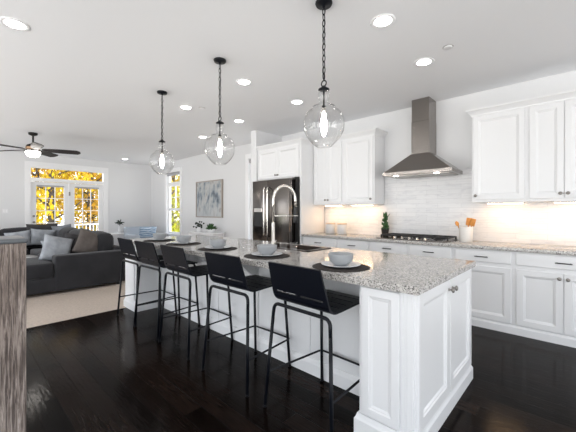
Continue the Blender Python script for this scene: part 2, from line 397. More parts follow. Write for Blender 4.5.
# french doors
y0, y1 = FD[0], FD[1]; X = LIV
fd = MB().box(X, X + .022, y0 - .11, y0, 0, 2.52).box(X, X + .022, y1, y1 + .11, 0, 2.52).box(X, X + .025, y0 - .11, y1 + .11, 2.52, 2.63)
fd.box(X - .12, X + .02, y0, y0 + .02, 0, 2.52).box(X - .12, X + .02, y1 - .02, y1, 0, 2.52).box(X - .12, X + .02, y0 + .02, y1 - .02, 2.11, 2.20).box(X - .12, X + .02, y0 + .02, y1 - .02, 2.47, 2.52)
fd = struct(fd.build('door_1', M['trim']))
MB().box(X - .07, X - .064, y0 + .02, y1 - .02, 2.20, 2.47).build('transom_pane', M['pane'], fd)
def leaf(a, b, hinge):
    l = MB(); x0, x1 = X - .09, X - .045; st = .115
    l.box(x0, x1, a, a + st, .02, 2.10).box(x0, x1, b - st, b, .02, 2.10).box(x0, x1, a + st, b - st, 1.995, 2.10).box(x0, x1, a + st, b - st, .02, .28)
    o = l.build('door_leaf', M['trim'], fd)
    g = MB()
    for k in (1, 2): yy = a + st + (b - a - 2 * st) * k / 3; g.box(x0 + .01, x1 - .005, yy - .010, yy + .010, .28, 1.995)
    for k in range(1, 5): zz = .28 + 1.715 * k / 5; g.box(x0 + .012, x1 - .007, a + st, b - st, zz - .010, zz + .010)
    g.build('muntin_grid', M['trim'], o)
    MB().box(x0 + .018, x0 + .024, a + st, b - st, .28, 1.995).build('door_pane', M['pane'], o)
    MB().rbox(x1 + .001, x1 + .045, a + st + .005, b - st - .005, 1.965, 2.01, .004, 1).build('shade_cassette', M['shade'], o)
    return o
ym = (y0 + y1) / 2
l1 = leaf(y0 + .025, ym - .012, 0); l2 = leaf(ym + .012, y1 - .025, 1)
MB().box(X - .05, X - .028, ym - .02, ym + .02, .02, 2.11).build('astragal', M['trim'], fd)
MB().lathe([(.028, 0), (.028, .006), (.012, .01), (.012, .045), (.03, .055), (.026, .075), (.001, .08)], 14).build('door_knob', M['nickel'], l1, (X - .045, y0 + .085, 1.0), (0, R(90), 0))
MB().lathe([(.028, 0), (.028, .012), (.015, .02), (.001, .022)], 14).build('deadbolt', M['nickel'], l1, (X - .045, y0 + .085, 1.16), (0, R(90), 0))
MB().box(X - .028, X - .018, ym - .018, ym + .018, 1.74, 1.85).build('hinge', M['nickel'], fd)
# wall switch
sw = tag(MB().rbox(0, .008, -.058, .058, -.06, .06, .003, 1).build('light_switch', M['white_gloss'], None, (LIV, .965, 1.30)), 'white double rocker light switch plate on wall left of french doors', 'light switch')
for s in (-.026, .026): MB().rbox(.008, .013, s - .016, s + .016, -.034, .034, .002, 1).build('rocker', M['trim'], sw)

# ================================================================== outside
struct(MB().box(-60, LIV - 3.4, -40, 50, -.75, -.65).box(LIV - 3.4, 40, WALL + 3, 50, -.75, -.65).build('ground_lawn', M['grass']))
struct(MB().box(LIV - 3.3, LIV - .15, -2.5, WALL + .6, -.16, -.04).build('floor_deck', M['deck']))
rl = empty('deck_railing', (LIV - 3.1, 2.4, -.04), 'white deck railing with thin balusters outside french doors', 'railing')
MB().rbox(-.04, .04, -4, 2.6, .80, .85, .01, 1).build('top_rail', M['trim'], rl)
MB().rbox(-.03, .03, -4, 2.6, .10, .15, .01, 1).build('bottom_rail', M['trim'], rl)
for y in (-4, -1.8, .4, 2.56):
    MB().rbox(-.05, .05, y - .05, y + .05, 0, .92, .01, 1).build('post', M['trim'], rl)
bal = MB().box(-.014, .014, -.014, .014, .15, .80).build('baluster', M['trim'], rl, (0, -3.88, 0))
for k in range(1, 54):
    b = bal.copy(); COL.objects.link(b); b.location = (0, -3.88 + k * .12, 0)
def tree_proto(kind, h, seed, loc, label):
    rnd = random.Random(seed)
    t = empty('autumn_tree', loc, label, 'tree', 'autumn trees beyond the windows')
    tr = MB().tube([(0, 0, 0), (.05, .03, h * .3), (-.04, .06, h * .6), (.0, .0, h * .95)], [.17, .13, .09, .03], 8)
    tr.build('trunk', M['bark'], t)
    for k in range(7):
        z = h * (.22 + .1 * k); a = rnd.uniform(0, 6.28); L = h * .24
        MB().tube([(0, 0, z), (math.cos(a) * L * .5, math.sin(a) * L * .5, z + L * .25), (math.cos(a) * L, math.sin(a) * L, z + L * .7)], [.05, .035, .012], 6).build('branch', M['bark'], t)
    lf = MB(); cl = []
    for k in range(34):
        z = rnd.uniform(.06, 1.0) * h; rr = h * .30 * math.sqrt(max(.15, 1 - ((z / h - .5) / .58) ** 2)) * rnd.uniform(.25, 1); a = rnd.uniform(0, 6.28)
        cl.append((rr * math.cos(a), rr * math.sin(a), z))
    for c in cl:
        for q in range(66):
            p = Vector(c) + Vector((rnd.gauss(0, .42), rnd.gauss(0, .42), rnd.gauss(0, .34)))
            m = Euler((rnd.uniform(0, 6.3), rnd.uniform(0, 6.3), rnd.uniform(0, 6.3))).to_matrix(); s = rnd.uniform(.06, .15)
            vs = [p + m @ Vector(v) for v in ((-s, 0, 0), (0, -s * .6, .02), (s, 0, 0), (0, s * .6, .02))]
            lf.add(vs, [[0, 1, 2, 3]])
    f = lf.build('foliage', M['foil_y'][kind], t, fix=False)
    return t
trees = []
protos = [tree_proto(0, 6.8, 1, (-18.2, 3.2, -.65), 'bright yellow autumn tree seen through left french door, nearest the house'),
          tree_proto(1, 7.6, 2, (-19.0, 5.0, -.65), 'golden orange autumn tree seen through right french door, nearest the house'),
          tree_proto(2, 6.4, 3, (-16.6, 8.2, -.65), 'lime yellow tree seen through the narrow window beside the armchair')]
spots = [(0, -22, 5.9, 'yellow tree in the second row seen between the two french door leaves'), (1, -23, 3.4, 'orange tree in the second row seen low through left french door'),
         (2, -24, 7.4, 'lime tree in the second row seen at right edge of right french door'), (0, -27, 4.8, 'far yellow tree behind the others seen through left french door'),
         (1, -27, 8.2, 'far golden tree behind the others seen through right french door'), (0, -19.6, 9.9, 'bright yellow tree behind the lime one seen through narrow window'),
         (0, -12.4, 9.8, 'yellow tree seen through the window beside the refrigerator wall'), (2, -23.5, 11.5, 'far lime tree seen through the upper half of the narrow window'), (1, -20.5, 1.2, 'orange tree at the left edge of left french door')]
for k, x, y, lab in spots:
    c = copy_tree(protos[k]); c.location = (x, y, -.65); c.rotation_euler.z = x * 1.7; c['label'] = lab

# ================================================================== cabinets
def panel(w, h, t=.02, fr=.058, flat=False):
    """a framed door front, x 0..w, z 0..h, back at y=0, face at y=-t"""
    rings = [(0, 0), (0, -t + .003), (.003, -t), (fr, -t), (fr + .006, -t + .006), (fr + .012, -t + .007), (fr + .022, -t + .014), (fr + .03, -t + .014)]
    if flat: rings = [(0, 0), (0, -t + .004), (.005, -t)]
    vs = []; fs = []
    for i, y in rings: vs += [(i, y, i), (w - i, y, i), (w - i, y, h - i), (i, y, h - i)]
    for r in range(len(rings) - 1):
        for k in range(4): a = r * 4 + k; b = r * 4 + (k + 1) % 4; fs.append([a, b, b + 4, a + 4])
    n = (len(rings) - 1) * 4; fs.append([n, n + 1, n + 2, n + 3]); fs.append([3, 2, 1, 0])
    return MB().add(vs, fs)
KNOB = [(.009, 0), (.009, .004), (.006, .007), (.006, .018), (.015, .022), (.0175, .028), (.012, .034), (.001, .035)]
def knob(parent, x, z, t=.02): return MB().lathe(KNOB, 14).build('knob', M['nickel'], parent, (x, -t, z), (R(90), 0, 0))
def pull(parent, x, z, t=.02, L=.12):
    p = MB().tube(bend([(-L / 2 + .01, 0, 0), (-L / 2 + .01, -.03, 0), (L / 2 - .01, -.03, 0), (L / 2 - .01, 0, 0)], .012), .0055, 8).tube([(-L / 2 - .004, -.03, 0), (L / 2 + .004, -.03, 0)], .0048, 8)
    return p.build('pull', M['bronze'], parent, (x, -t, z))
BF = 4.075      # face plane of base cabinets (door backs)
def base_cab(x0, x1, doors, label, pulls=1):
    c = empty('base_cabinet', (x0, BF, 0), label, 'cabinet', 'base cabinets along the tiled wall')
    w = x1 - x0
    MB().box(0, w, 0, WALL - BF - .002, 0, .874).build('body', M['cab'], c)
    MB().prism([(0, 0), (-.022, 0), (-.022, .072), (-.012, .088), (0, .09)], 0, 0, w).build('skirting', M['cab'], c)
    g = .022
    dr = panel(w - 2 * g, .128, flat=True).build('drawer', M['cab'], c, (g, 0, .732))
    pull(dr, (w - 2 * g) / 2, .060)
    n = doors; dw = (w - 2 * g - .004 * (n - 1)) / n
    for k in range(n):
        d = panel(dw, .585).build('door', M['cab'], c, (g + k * (dw + .004), 0, .105))
        kx = dw - .03 if (n == 2 and k == 0) else .03
        knob(d, kx, .585 - .05)
    return c
# left to right
bl = [(-3.468, -2.765, 2, 'white base cabinet next to the refrigerator panel, below the two canisters'), (-2.765, -2.22, 1, 'white single-door base cabinet second from refrigerator, below the canisters\' right side'),
      (-2.22, -1.67, 1, 'white base cabinet under left half of the cooktop'), (-1.67, -1.125, 1, 'white base cabinet under right half of the cooktop'),
      (-1.125, -.538, 1, 'white single-door base cabinet under the utensil crock'), (-.538, .26, 2, 'white double-door base cabinet with one wide drawer, nearest at right edge'), (.26, 1.05, 2, 'white double-door base cabinet past the right edge of the photo')]
for a in bl[:6]: base_cab(*a)
wc = MB().rbox(-3.47, .27, 4.04, WALL - .012, .874, .914, .004, 2).build('countertop', M['granite'])
tag(wc, 'speckled grey granite countertop along the tiled wall under the hood', 'countertop')
UF = 4.372
def crown(w, depth, left, right, z):
    prof = [(0, 0), (.010, .0), (.013, .014), (.036, .046), (.052, .060), (.054, .066), (.054, .082), (0, .082)]   # out, up
    mb = MB(); n = len(prof); secs = []
    lx = lambda o: -o if left else 0
    rx = lambda o: w + o if right else w
    path = []
    if left: path.append(lambda o, u: (-o, depth, z + u))
    path.append(lambda o, u: (lx(o), -o, z + u)); path.append(lambda o, u: (rx(o), -o, z + u))
    if right: path.append(lambda o, u: (w + o, depth, z + u))
    vs = [f(o, u) for f in path for o, u in prof]; fs = []
    for i in range(len(path) - 1):
        for k in range(n): fs.append([i * n + k, i * n + (k + 1) % n, (i + 1) * n + (k + 1) % n, (i + 1) * n + k])
    fs.append(list(range(n))); fs.append(list(range((len(path) - 1) * n, len(path) * n)))
    return mb.add(vs, fs)
def wall_cab(x0, x1, doors, face, z0, z1, label, left=False, right=False, knobs='in', light=True, group='wall cabinets with crown moulding', drop=.03):
    c = empty('wall_cabinet', (x0, face, z0), label, 'cabinet', group); w = x1 - x0; h = z1 - z0
    MB().box(0, w, 0, WALL - face - .013, 0, h + .03).build('body', M['cab'], c)
    crown(w, WALL - face - .013, left, right, h).build('crown', M['cab'], c)
    g = .02; n = doors; dw = (w - 2 * g - .004 * (n - 1)) / n
    for k in range(n):
        d = panel(dw, h - drop - .012, fr=.055).build('door', M['cab'], c, (g + k * (dw + .004), 0, drop))
        kx = (dw - .028 if k == 0 else .028) if n == 2 else (.028 if knobs == 'left' else dw - .028)
        knob(d, kx, .05)
    return c
Z0, Z1 = 1.405, 2.455
wall_cab(-1.0, -.455, 1, UF, Z0, Z1, 'white single-door wall cabinet right of the range hood', left=True, knobs='left')
wall_cab(-.455, .165, 2, UF, Z0, Z1, 'white double-door wall cabinet at right edge of the photo')
wall_cab(.165, .80, 2, UF, Z0, Z1, 'white wall cabinet past the right edge of the photo', right=True) if False else None
wall_cab(-3.47, -2.86, 2, UF, Z0, Z1, 'white double-door wall cabinet above the canisters beside refrigerator panel')
wall_cab(-2.86, -2.30, 1, UF, Z0, Z1, 'white single-door wall cabinet left of the range hood', right=True)
FF = 4.05
fcab = wall_cab(-4.572, -3.503, 2, FF, 1.88, Z1 - .01, 'white double-door cabinet above the refrigerator with its tall right side panel', group='wall cabinets with crown moulding', drop=.02)
sp_ = MB().box(0, .03, 0, WALL - FF + .012 - .013, -1.88, Z1 + .02 - 1.88).build('side_panel', M['cab'], fcab, (-3.502 + 4.572, -.012, 0))
crown(.03, UF - FF - .05, False, True, Z1 - .01 - 1.88).build('crown', M['cab'], sp_)
# cabinet strip lamps
for k, (a, b, lab) in enumerate([(-.86, -.50, 'slim warm strip light under the wall cabinet right of the hood'), (-.24, .10, 'slim warm strip light under the wall cabinet at right edge'),
                    (-3.30, -2.98, 'slim warm strip light under the double wall cabinet left of hood'), (-2.76, -2.40, 'slim warm strip light under the single wall cabinet left of hood')]):
    s = empty('strip_light', ((a + b) / 2, 4.50, Z0), lab, 'light', 'strip lights under the wall cabinets'); L = (b - a) / 2
    MB().rbox(-L, L, -.05, .05, -.016, 0, .003, 1).build('housing', M['white_gloss'], s)
    MB().box(-L + .01, L - .01, -.035, .035, -.020, -.016).build('lens', M['e_cab'], s)

# ================================================================== refrigerator
fr = empty('refrigerator', (-4.05, 3.87, 0), 'stainless french-door refrigerator with dark reflections under white cabinets', 'refrigerator')
MB().rbox(-.43, .47, .03, .80, .02, 1.85, .01, 1).build('body', M['steel_dark'], fr)
dl = MB().rbox(-.44, -.034, -.035, .025, .74, 1.845, .012, 2).build('door', M['steel_dark'], fr)
dr_ = MB().rbox(-.028, .48, -.035, .025, .74, 1.845, .012, 2).build('door', M['steel_dark'], fr)
fz = MB().rbox(-.44, .48, -.035, .025, .06, .732, .012, 2).build('freezer_drawer', M['steel_dark'], fr)
for d, x in ((dl, -.075), (dr_, .014)):
    MB().tube(bend([(x, -.035, .85), (x, -.085, .87), (x, -.085, 1.70), (x, -.035, 1.72)], .03), .013, 10).build('handle', M['chrome'], d)
MB().tube(bend([(-.36, -.035, .66), (-.36, -.085, .66), (.40, -.085, .66), (.40, -.035, .66)], .03), .013, 10).build('handle', M['chrome'], fz)
dsp = MB().rbox(-.39, -.16, -.042, -.03, 1.02, 1.36, .006, 1).build('dispenser', M['iron'], dl)
MB().rbox(-.38, -.17, -.048, -.040, 1.28, 1.35, .003, 1).build('control_panel', M['chrome'], dsp)
# black strip standing in for the shade in the gap right of refrigerator
MB().box(-3.568, -3.504, 4.00, 4.02, 0, 1.878).build('gap_shade_strip', M['gapshade'], fr).matrix_parent_inverse = Matrix.Translation((4.05, -3.87, 0))

# ================================================================== range hood
hx = -1.635
hd = empty('range_hood', (hx, WALL - .012, 1.79), 'stainless pyramid range hood with square chimney above the cooktop', 'range hood')
rim0, rim1, dep = -.455, .455, .49
MB().rbox(rim0, rim1, -dep, 0, 0, .05, .004, 1).build('rim', M['steel'], hd)
a = [(rim0 + .012, -dep + .012, .05), (rim1 - .012, -dep + .012, .05), (rim1 - .012, 0, .05), (rim0 + .012, 0, .05), (-.13, -.285, .30), (.125, -.285, .30), (.125, 0, .30), (-.13, 0, .30)]
MB().add(a, [[0, 1, 5, 4], [1, 2, 6, 5], [2, 3, 7, 6], [3, 0, 4, 7], [4, 5, 6, 7], [0, 3, 2, 1]]).build('canopy', M['steel'], hd)
MB().rbox(-.125, .12, -.28, 0, .30, .75, .004, 1).box(-.12, .115, -.275, 0, .75, CEIL - 1.79).build('chimney', M['steel'], hd)
for x in (-.21, .21): MB().box(x - .2, x + .2, -dep + .06, -.05, -.006, 0).build('filter', M['nickel'], hd)
for x in (-.27, .27): MB().lathe([(.03, 0), (.03, -.008), (.001, -.009)], 14, (x, -dep + .032, 0)).build('lamp', M['e_hood'], hd)
for k in range(5): MB().lathe([(.008, 0), (.008, .006), (.001, .007)], 10).build('button', M['chrome'], hd, (.06 + k * .03, -dep, .025), (R(90), 0, 0))

# ================================================================== cooktop
ct = empty('gas_cooktop', (-1.68, 4.36, .914), 'black gas cooktop with cast iron grates under the range hood', 'cooktop')
MB().rbox(-.455, .455, -.265, .265, 0, .012, .005, 2).build('pan', M['steel_dark'], ct)
for x in (-.30, 0, .30):
    g = MB(); s = .145
    for yy in (-.13, .0, .23): g.rbox(x - s, x + s, yy - .008, yy + .008, .036, .054, .003, 1)
    for xx in (-s, 0, s): g.rbox(x + xx - .008, x + xx + .008, -.13, .23, .036, .054, .003, 1)
    for xx in (-s, s):
        for yy in (-.12, .22): g.box(x + xx - .008, x + xx + .008, yy - .008, yy + .008, .010, .04)
    g.build('grate', M['iron'], ct)
for x, y, r in ((-.30, -.04, .04), (-.30, .15, .05), (0, .06, .06), (.30, -.04, .05), (.30, .15, .04)):
    MB().lathe([(r, .012), (r, .024), (r * .7, .026), (r * .7, .034), (.001, .036)], 18, (x, y, 0)).build('burner', M['iron'], ct)
for k in range(5): MB().lathe([(.020, .012), (.020, .016), (.016, .02), (.014, .042), (.001, .043)], 14, (-.20 + .1 * k, -.215, 0)).build('control_knob', M['chrome'], ct)

# ================================================================== things along the tiled wall
for x, lab in ((-3.20, 'pale canister with wooden lid, left of the pair by the backsplash'), (-2.965, 'pale canister with wooden lid, right of the pair by the backsplash')):
    c = empty('canister', (x, 4.50, .914), lab, 'canister', 'canisters by the backsplash')
    MB().lathe([(.076, 0), (.080, .004), (.080, .158), (.077, .162), (.001, .162)], 28).build('jar', M['canister'], c)
    MB().lathe([(.081, .158), (.081, .178), (.077, .182), (.001, .182)], 28).build('lid', M['lid'], c)
pt = empty('potted_cactus', (-2.235, 4.585, .914), 'small cactus-like green plant in black pot left of cooktop', 'plant')
MB().lathe([(.042, 0), (.045, .003), (.060, .105), (.062, .12), (.055, .12), (.053, .10), (.001, .10)], 20).build('pot', M['iron'], pt)
st = MB(); rnd = random.Random(5)
st.tube([(0, 0, .09), (.0, 0, .20), (.003, .0, .36)], [.02, .018, .006], 8)
for k in range(46):
    z = .11 + .24 * rnd.random(); a = rnd.uniform(0, 6.28); r = .046 * (1 - (z - .11) / .30) + .010
    p = Vector((math.cos(a) * r, math.sin(a) * r, z)); st.tube([(0, 0, z - .02), p * 1, p + Vector((math.cos(a) * .006, math.sin(a) * .006, .028))], [.012, .014, .002], 6)
st.tube([(0, 0, .22), (.045, 0, .30), (.075, 0, .345)], [.005, .006, .003], 6)
st.build('foliage', M['leaf'], pt)
cr = empty('utensil_crock', (-1.085, 4.45, .914), 'white utensil crock beside the cooktop', 'crock')
MB().lathe([(.070, 0), (.074, .004), (.076, .180), (.078, .188), (.072, .188), (.069, .18), (.067, .012), (.001, .012)], 28).build('crock_body', M['crock'], cr)
def utensil(loc, tilt, rz, kind, lab):
    o = empty('wooden_utensil', loc, lab, 'utensil', 'wooden utensils in the crock'); o.rotation_euler = (0, tilt, rz)
    MB().tube([(0, 0, 0), (0, 0, .20)], [.006, .0065], 8).build('handle', M['spoon'], o)
    if kind == 0: MB().rbox(-.033, .033, -.005, .005, .19, .285, .004, 2).build('blade', M['spoon'], o)
    else: MB().ball((0, 0, .225), .022, 10, 1.5).xf(Matrix.Diagonal((1, .35, 1, 1))).build('bowl', M['spoon'], o)
utensil((-1.085, 4.46, .93), R(8), R(20), 0, 'orange wooden turner standing upright in the white crock')
utensil((-1.065, 4.45, .93), R(15), R(-15), 0, 'orange wooden spatula tilted right in the white crock')
utensil((-1.10, 4.45, .93), R(-22), R(25), 1, 'wooden spoon leaning left out of the white crock')

# ================================================================== island
IX0, IX1, IY0, IY1 = -4.60, -.606, 1.605, 2.78
isl = empty('kitchen_island', (0, 0, 0), 'long white panelled kitchen island with granite overhang for five stools', 'kitchen island')
KN = 1.985; EX = -.650; EF = 1.645; EB = 2.752
SX0, SX1, SY0, SY1 = -2.62, -1.93, 2.335, 2.655      # sink opening
b = MB().box(-4.54, SX0 - .03, KN, EB, .0, .874).box(SX1 + .03, EX, KN, EB, .0, .874).box(SX0 - .03, SX1 + .03, KN, SY0 - .03, 0, .874).box(SX0 - .03, SX1 + .03, SY1 + .03, EB, 0, .874)
b.box(SX0 - .03, SX1 + .03, SY0 - .03, SY1 + .03, 0, .60)
b.build('body', M['cab'], isl)
# end columns
for x0, x1, nm in ((-.962, EX, 'end_column'), (-4.57, -4.22, 'end_column')):
    e = MB().box(x0, x1, EF, KN, 0, .874).build(nm, M['cab'], isl)
    panel(x1 - x0 - (.085 if x0 > -2 else .06), .735, t=.018, fr=.045).build('raised_panel', M['cab'], e, (x0 + .02, EF, .128))
    if x0 > -2:
        MB().box(x1 - .058, x1 - .046, EF - .004, EF, .128, .863).box(x1 - .030, x1 - .024, EF - .004, EF, .128, .863).build('bead', M['cab'], e)
# knee wall panelling
kw = MB()
xs = [-4.22, -3.55, -2.92, -2.28, -1.65, -.962]
for x in xs[1:-1]: kw.box(x - .045, x + .045, KN - .012, KN, .12, .86)
kw.box(-4.22, -.962, KN - .012, KN, .78, .872)
kw.build('knee_panelling', M['cab'], isl)
# base moulding around
def skirt(pts, closed=False):
    prof = [(0, 0), (.024, 0), (.024, .085), (.016, .098), (.010, .118), (0, .122)]
    mb = MB(); n = len(prof); vs = []; fs = []
    for i, (x, y, nx, ny) in enumerate(pts):
        for o, u in prof: vs.append((x + nx * o, y + ny * o, u))
    for i in range(len(pts) - 1):
        for k in range(n): fs.append([i * n + k, i * n + (k + 1) % n, (i + 1) * n + (k + 1) % n, (i + 1) * n + k])
    fs.append(list(range(n))); fs.append(list(range((len(pts) - 1) * n, len(pts) * n)))
    return mb.add(vs, fs)
skirt([(-4.57, EB, -1, 0), (-4.57, EF, -1, -1), (-4.22, EF, 1, -1), (-4.22, KN, 1, -1), (-.962, KN, -1, -1), (-.962, EF, -1, -1), (EX, EF, 1, -1), (EX, EB, 1, 1), (-2.0, EB, 0, 1)]).build('base_moulding', M['cab'], isl)
# support brackets under the overhang
for x in (-3.55, -2.92, -1.65, -2.28):
    MB().prism([(KN - .012, .872), (KN - .25, .872), (KN - .25, .855), (KN - .04, .69), (KN - .012, .69)], 0, x - .02, x + .02).build('bracket', M['cab'], isl)
# end doors (facing +x)
w_end = EB - EF
MB().box(EX, EX + .006, EF + .005, EB, .128, .872).build('end_frame', M['cab'], isl)
dw = (w_end - .05) / 2
for k in range(2):
    d = panel(dw - .006, .732, fr=.062).build('door', M['cab'], isl, (EX + .006, EF + .022 + k * (dw + .004), .132), (0, 0, R(90)))
    knob(d, dw - .036 if k == 0 else .030, .732 - .062)
    d2 = None
# island top with sink cut-out
def slab(x0, x1, y0, y1, hx0, hx1, hy0, hy1, z0, z1):
    bm = bmesh.new()
    def ring(z, r): return [bm.verts.new((x, y, z)) for x, y in ((r[0], r[2]), (r[1], r[2]), (r[1], r[3]), (r[0], r[3]))]
    O = (x0, x1, y0, y1); I = (hx0, hx1, hy0, hy1)
    ot, it, ob, ib = ring(z1, O), ring(z1, I), ring(z0, O), ring(z0, I)
    for k in range(4):
        j = (k + 1) % 4
        bm.faces.new((ot[k], ot[j], it[j], it[k])); bm.faces.new((ob[j], ob[k], ib[k], ib[j])); bm.faces.new((ob[k], ob[j], ot[j], ot[k])); bm.faces.new((ib[j], ib[k], it[k], it[j]))
    bm.edges.ensure_lookup_table()
    ed = [e for e in bm.edges if abs(e.verts[0].co.z - z1) < 1e-6 and abs(e.verts[1].co.z - z1) < 1e-6 and (e.verts[0] in ot and e.verts[1] in ot)]
    ve = [bm.edges.get((ot[k], ob[k])) for k in range(4)]
    bmesh.ops.bevel(bm, geom=ed + ve, offset=.006, segments=3, affect='EDGES')
    bm.verts.index_update(); mb = MB().add([v.co[:] for v in bm.verts], [[v.index for v in f.verts] for f in bm.faces]); bm.free(); return mb
tp = slab(IX0, IX1, IY0, IY1, SX0, SX1, SY0, SY1, .874, .914).build('countertop', M['granite'])
tag(tp, 'speckled grey granite top of the island, set with five places', 'countertop')
sk = empty('kitchen_sink', ((SX0 + SX1) / 2, (SY0 + SY1) / 2, .65), 'dark brown sink with raised rim set in the island top by the faucet', 'sink')
hw, hd_ = (SX1 - SX0) / 2, (SY1 - SY0) / 2
bs = MB().box(-hw + .004, hw - .004, -hd_ + .004, hd_ - .004, -.01, 0)
for q0, q1, w0, w1 in ((-hw + .002, -hw + .014, -hd_ + .002, hd_ - .002), (hw - .014, hw - .002, -hd_ + .002, hd_ - .002), (-hw + .002, hw - .002, -hd_ + .002, -hd_ + .014), (-hw + .002, hw - .002, hd_ - .014, hd_ - .002)):
    bs.box(q0, q1, w0, w1, 0, .266)
for q0, q1, w0, w1 in ((-hw - .03, -hw + .014, -hd_ - .03, hd_ + .03), (hw - .014, hw + .03, -hd_ - .03, hd_ + .03), (-hw - .03, hw + .03, -hd_ - .03, -hd_ + .014), (-hw - .03, hw + .03, hd_ - .014, hd_ + .03)):
    bs.rbox(q0, q1, w0, w1, .2645, .272, .002, 1)
bs.build('basin', M['sink'], sk)
MB().lathe([(.045, 0), (.045, .004), (.03, .003), (.001, .002)], 18).build('drain', M['chrome'], sk)
# faucet
fx, fy = -2.33, 2.27
fa = empty('kitchen_faucet', (fx, fy, .914), 'tall spring-neck pull-down faucet with docking arm at the island sink', 'faucet', rz=R(-24))
MB().lathe([(.030, 0), (.030, .006), (.022, .012), (.020, .07), (.017, .075), (.017, .26), (.014, .27), (.001, .272)], 18).build('base', M['chrome'], fa)
arc = [(0, 0, .26), (0, 0, .50)] + [(0, .125 - .125 * math.cos(math.pi * k / 14), .50 + .145 * math.sin(math.pi * k / 14)) for k in range(1, 15)] + [(0, .25, .43)]
nk = MB().tube(arc, .0135, 10)
nk.build('spring_neck', M['chrome'], fa)
hp = []; turns = 34; tot = len(arc) - 2
for q in range(turns * 8 + 1):
    u = q / (turns * 8) * tot; i = min(int(u), tot - 1) + 1; fr_ = u - (i - 1)
    p = Vector(arc[i]).lerp(Vector(arc[i + 1]), fr_) if i + 1 < len(arc) else Vector(arc[-1])
    d = (Vector(arc[min(i + 1, len(arc) - 1)]) - Vector(arc[i])).normalized(); b_ = d.cross(Vector((1, 0, 0))); t = q * math.pi / 4
    hp.append(p + (Vector((1, 0, 0)) * math.cos(t) + b_ * math.sin(t)) * .016)
sp = MB().tube(hp, .003, 5)
o = sp.build('spring_coil', M['chrome'], fa)
MB().lathe([(.016, .43), (.019, .42), (.019, .33), (.023, .30), (.023, .26), (.001, .258)], 16, (0, .25, 0)).build('spray_head', M['iron'], fa)
MB().tube([(0, 0, .335), (0, .25, .335)], .007, 8).tube([(0, .25 + .026 * math.cos(k * math.pi / 6), .335 + 0 * k) if False else (.026 * math.sin(k * math.pi / 6), .25 + .026 * math.cos(k * math.pi / 6), .335) for k in range(12)], .005, 6, closed=True).build('docking_arm', M['chrome'], fa)
MB().tube([(.018, 0, .05), (.05, 0, .055), (.085, 0, .09)], [.008, .007, .005], 8).build('lever', M['chrome'], fa)

# place settings
PX = [-1.225, -1.985, -2.72, -3.42, -4.06]; PY = [1.845, 1.86, 1.865, 1.87, 1.88]
W_ = ['nearest the island end', 'at the second stool from the island end', 'at the middle stool', 'at the second stool from the living room', 'at the stool nearest the living room']
mat0 = plate0 = bowl0 = None
for k in range(5):
    if mat0 is None:
        mat0 = MB().lathe([(.001, 0), (.195, 0), (.198, .002), (.195, .004), (.001, .004)], 48).build('placemat', M['mat_weave'])
        plate0 = MB().lathe([(.001, 0), (.075, 0), (.085, .004), (.128, .014), (.135, .017), (.133, .020), (.085, .009), (.001, .007)], 48).build('plate', M['plate'])
        bowl0 = MB().lathe([(.001, 0), (.045, 0), (.048, .006), (.078, .03), (.086, .075), (.087, .082), (.083, .082), (.075, .034), (.045, .012), (.001, .010)], 48).build('bowl', M['ceramic'])
        ms, pl, bo = mat0, plate0, bowl0
    else:
        ms, pl, bo = mat0.copy(), plate0.copy(), bowl0.copy()
        for q in (ms, pl, bo): COL.objects.link(q)
    tag(ms, 'round dark woven placemat ' + W_[k], 'placemat', 'placemats on the island'); ms.location = (PX[k], PY[k], .9142)
    tag(pl, 'white dinner plate under the bowl ' + W_[k], 'plate', 'plates on the placemats'); pl.location = (PX[k], PY[k], .9184)
    tag(bo, 'pale grey bowl on a plate ' + W_[k], 'bowl', 'bowls on the plates'); bo.location = (PX[k], PY[k], .9256)
gl0 = None
for x, y, lab in ((-2.60, 2.07, 'clear drinking glass behind the middle place setting, left one'), (-2.52, 2.10, 'clear drinking glass behind the middle place setting, right one'),
                  (-2.02, 2.10, 'clear drinking glass behind the setting in front of the faucet, left one'), (-1.93, 2.14, 'clear drinking glass behind the setting in front of the faucet, right one')):
    if gl0 is None:
        g = gl0 = MB().lathe([(.001, 0), (.026, 0), (.029, .003), (.034, .10), (.0325, .10), (.0275, .008), (.001, .007)], 24).build('drinking_glass', M['tumbler'])
    else:
        g = gl0.copy(); COL.objects.link(g)
    g.location = (x, y, .9142); tag(g, lab, 'glass', 'drinking glasses on the island')

# ================================================================== bar stools
def shell(prof, half, cuts):
    """prof: list of (y,z); half: list of half widths; cuts: {row: [(x-frac0,x-frac1)]} cells left out. thickness added along the normal"""
    fx_ = [-1, -.93, -.86, -.05, .05, .86, .93, 1]; T = .012
    rows = []
    for i, (y, z) in enumerate(prof):
        a, c = prof[max(i - 1, 0)], prof[min(i + 1, len(prof) - 1)]
        d = Vector((0, c[0] - a[0], c[1] - a[1])).normalized(); n = Vector((1, 0, 0)).cross(d)
        rows.append([(Vector((f * half[i], y, z)), n) for f in fx_])
    nf = len(fx_); vs = [p for r in rows for p, n in r] + [p + n * T for r in rows for p, n in r]; off = len(rows) * nf
    cells = {(i, j) for i in range(len(rows) - 1) for j in range(nf - 1)} - {(i, j) for i, js in cuts.items() for j in js}
    fs = []
    for i, j in cells:
        q = [i * nf + j, i * nf + j + 1, (i + 1) * nf + j + 1, (i + 1) * nf + j]
        fs.append(q); fs.append([k + off for k in q[::-1]])
        for (di, dj, a, b) in ((-1, 0, 0, 1), (0, 1, 1, 2), (1, 0, 2, 3), (0, -1, 3, 0)):
            if (i + di, j + dj) not in cells: fs.append([q[b], q[a], q[a] + off, q[b] + off])
    return MB().add(vs, fs)
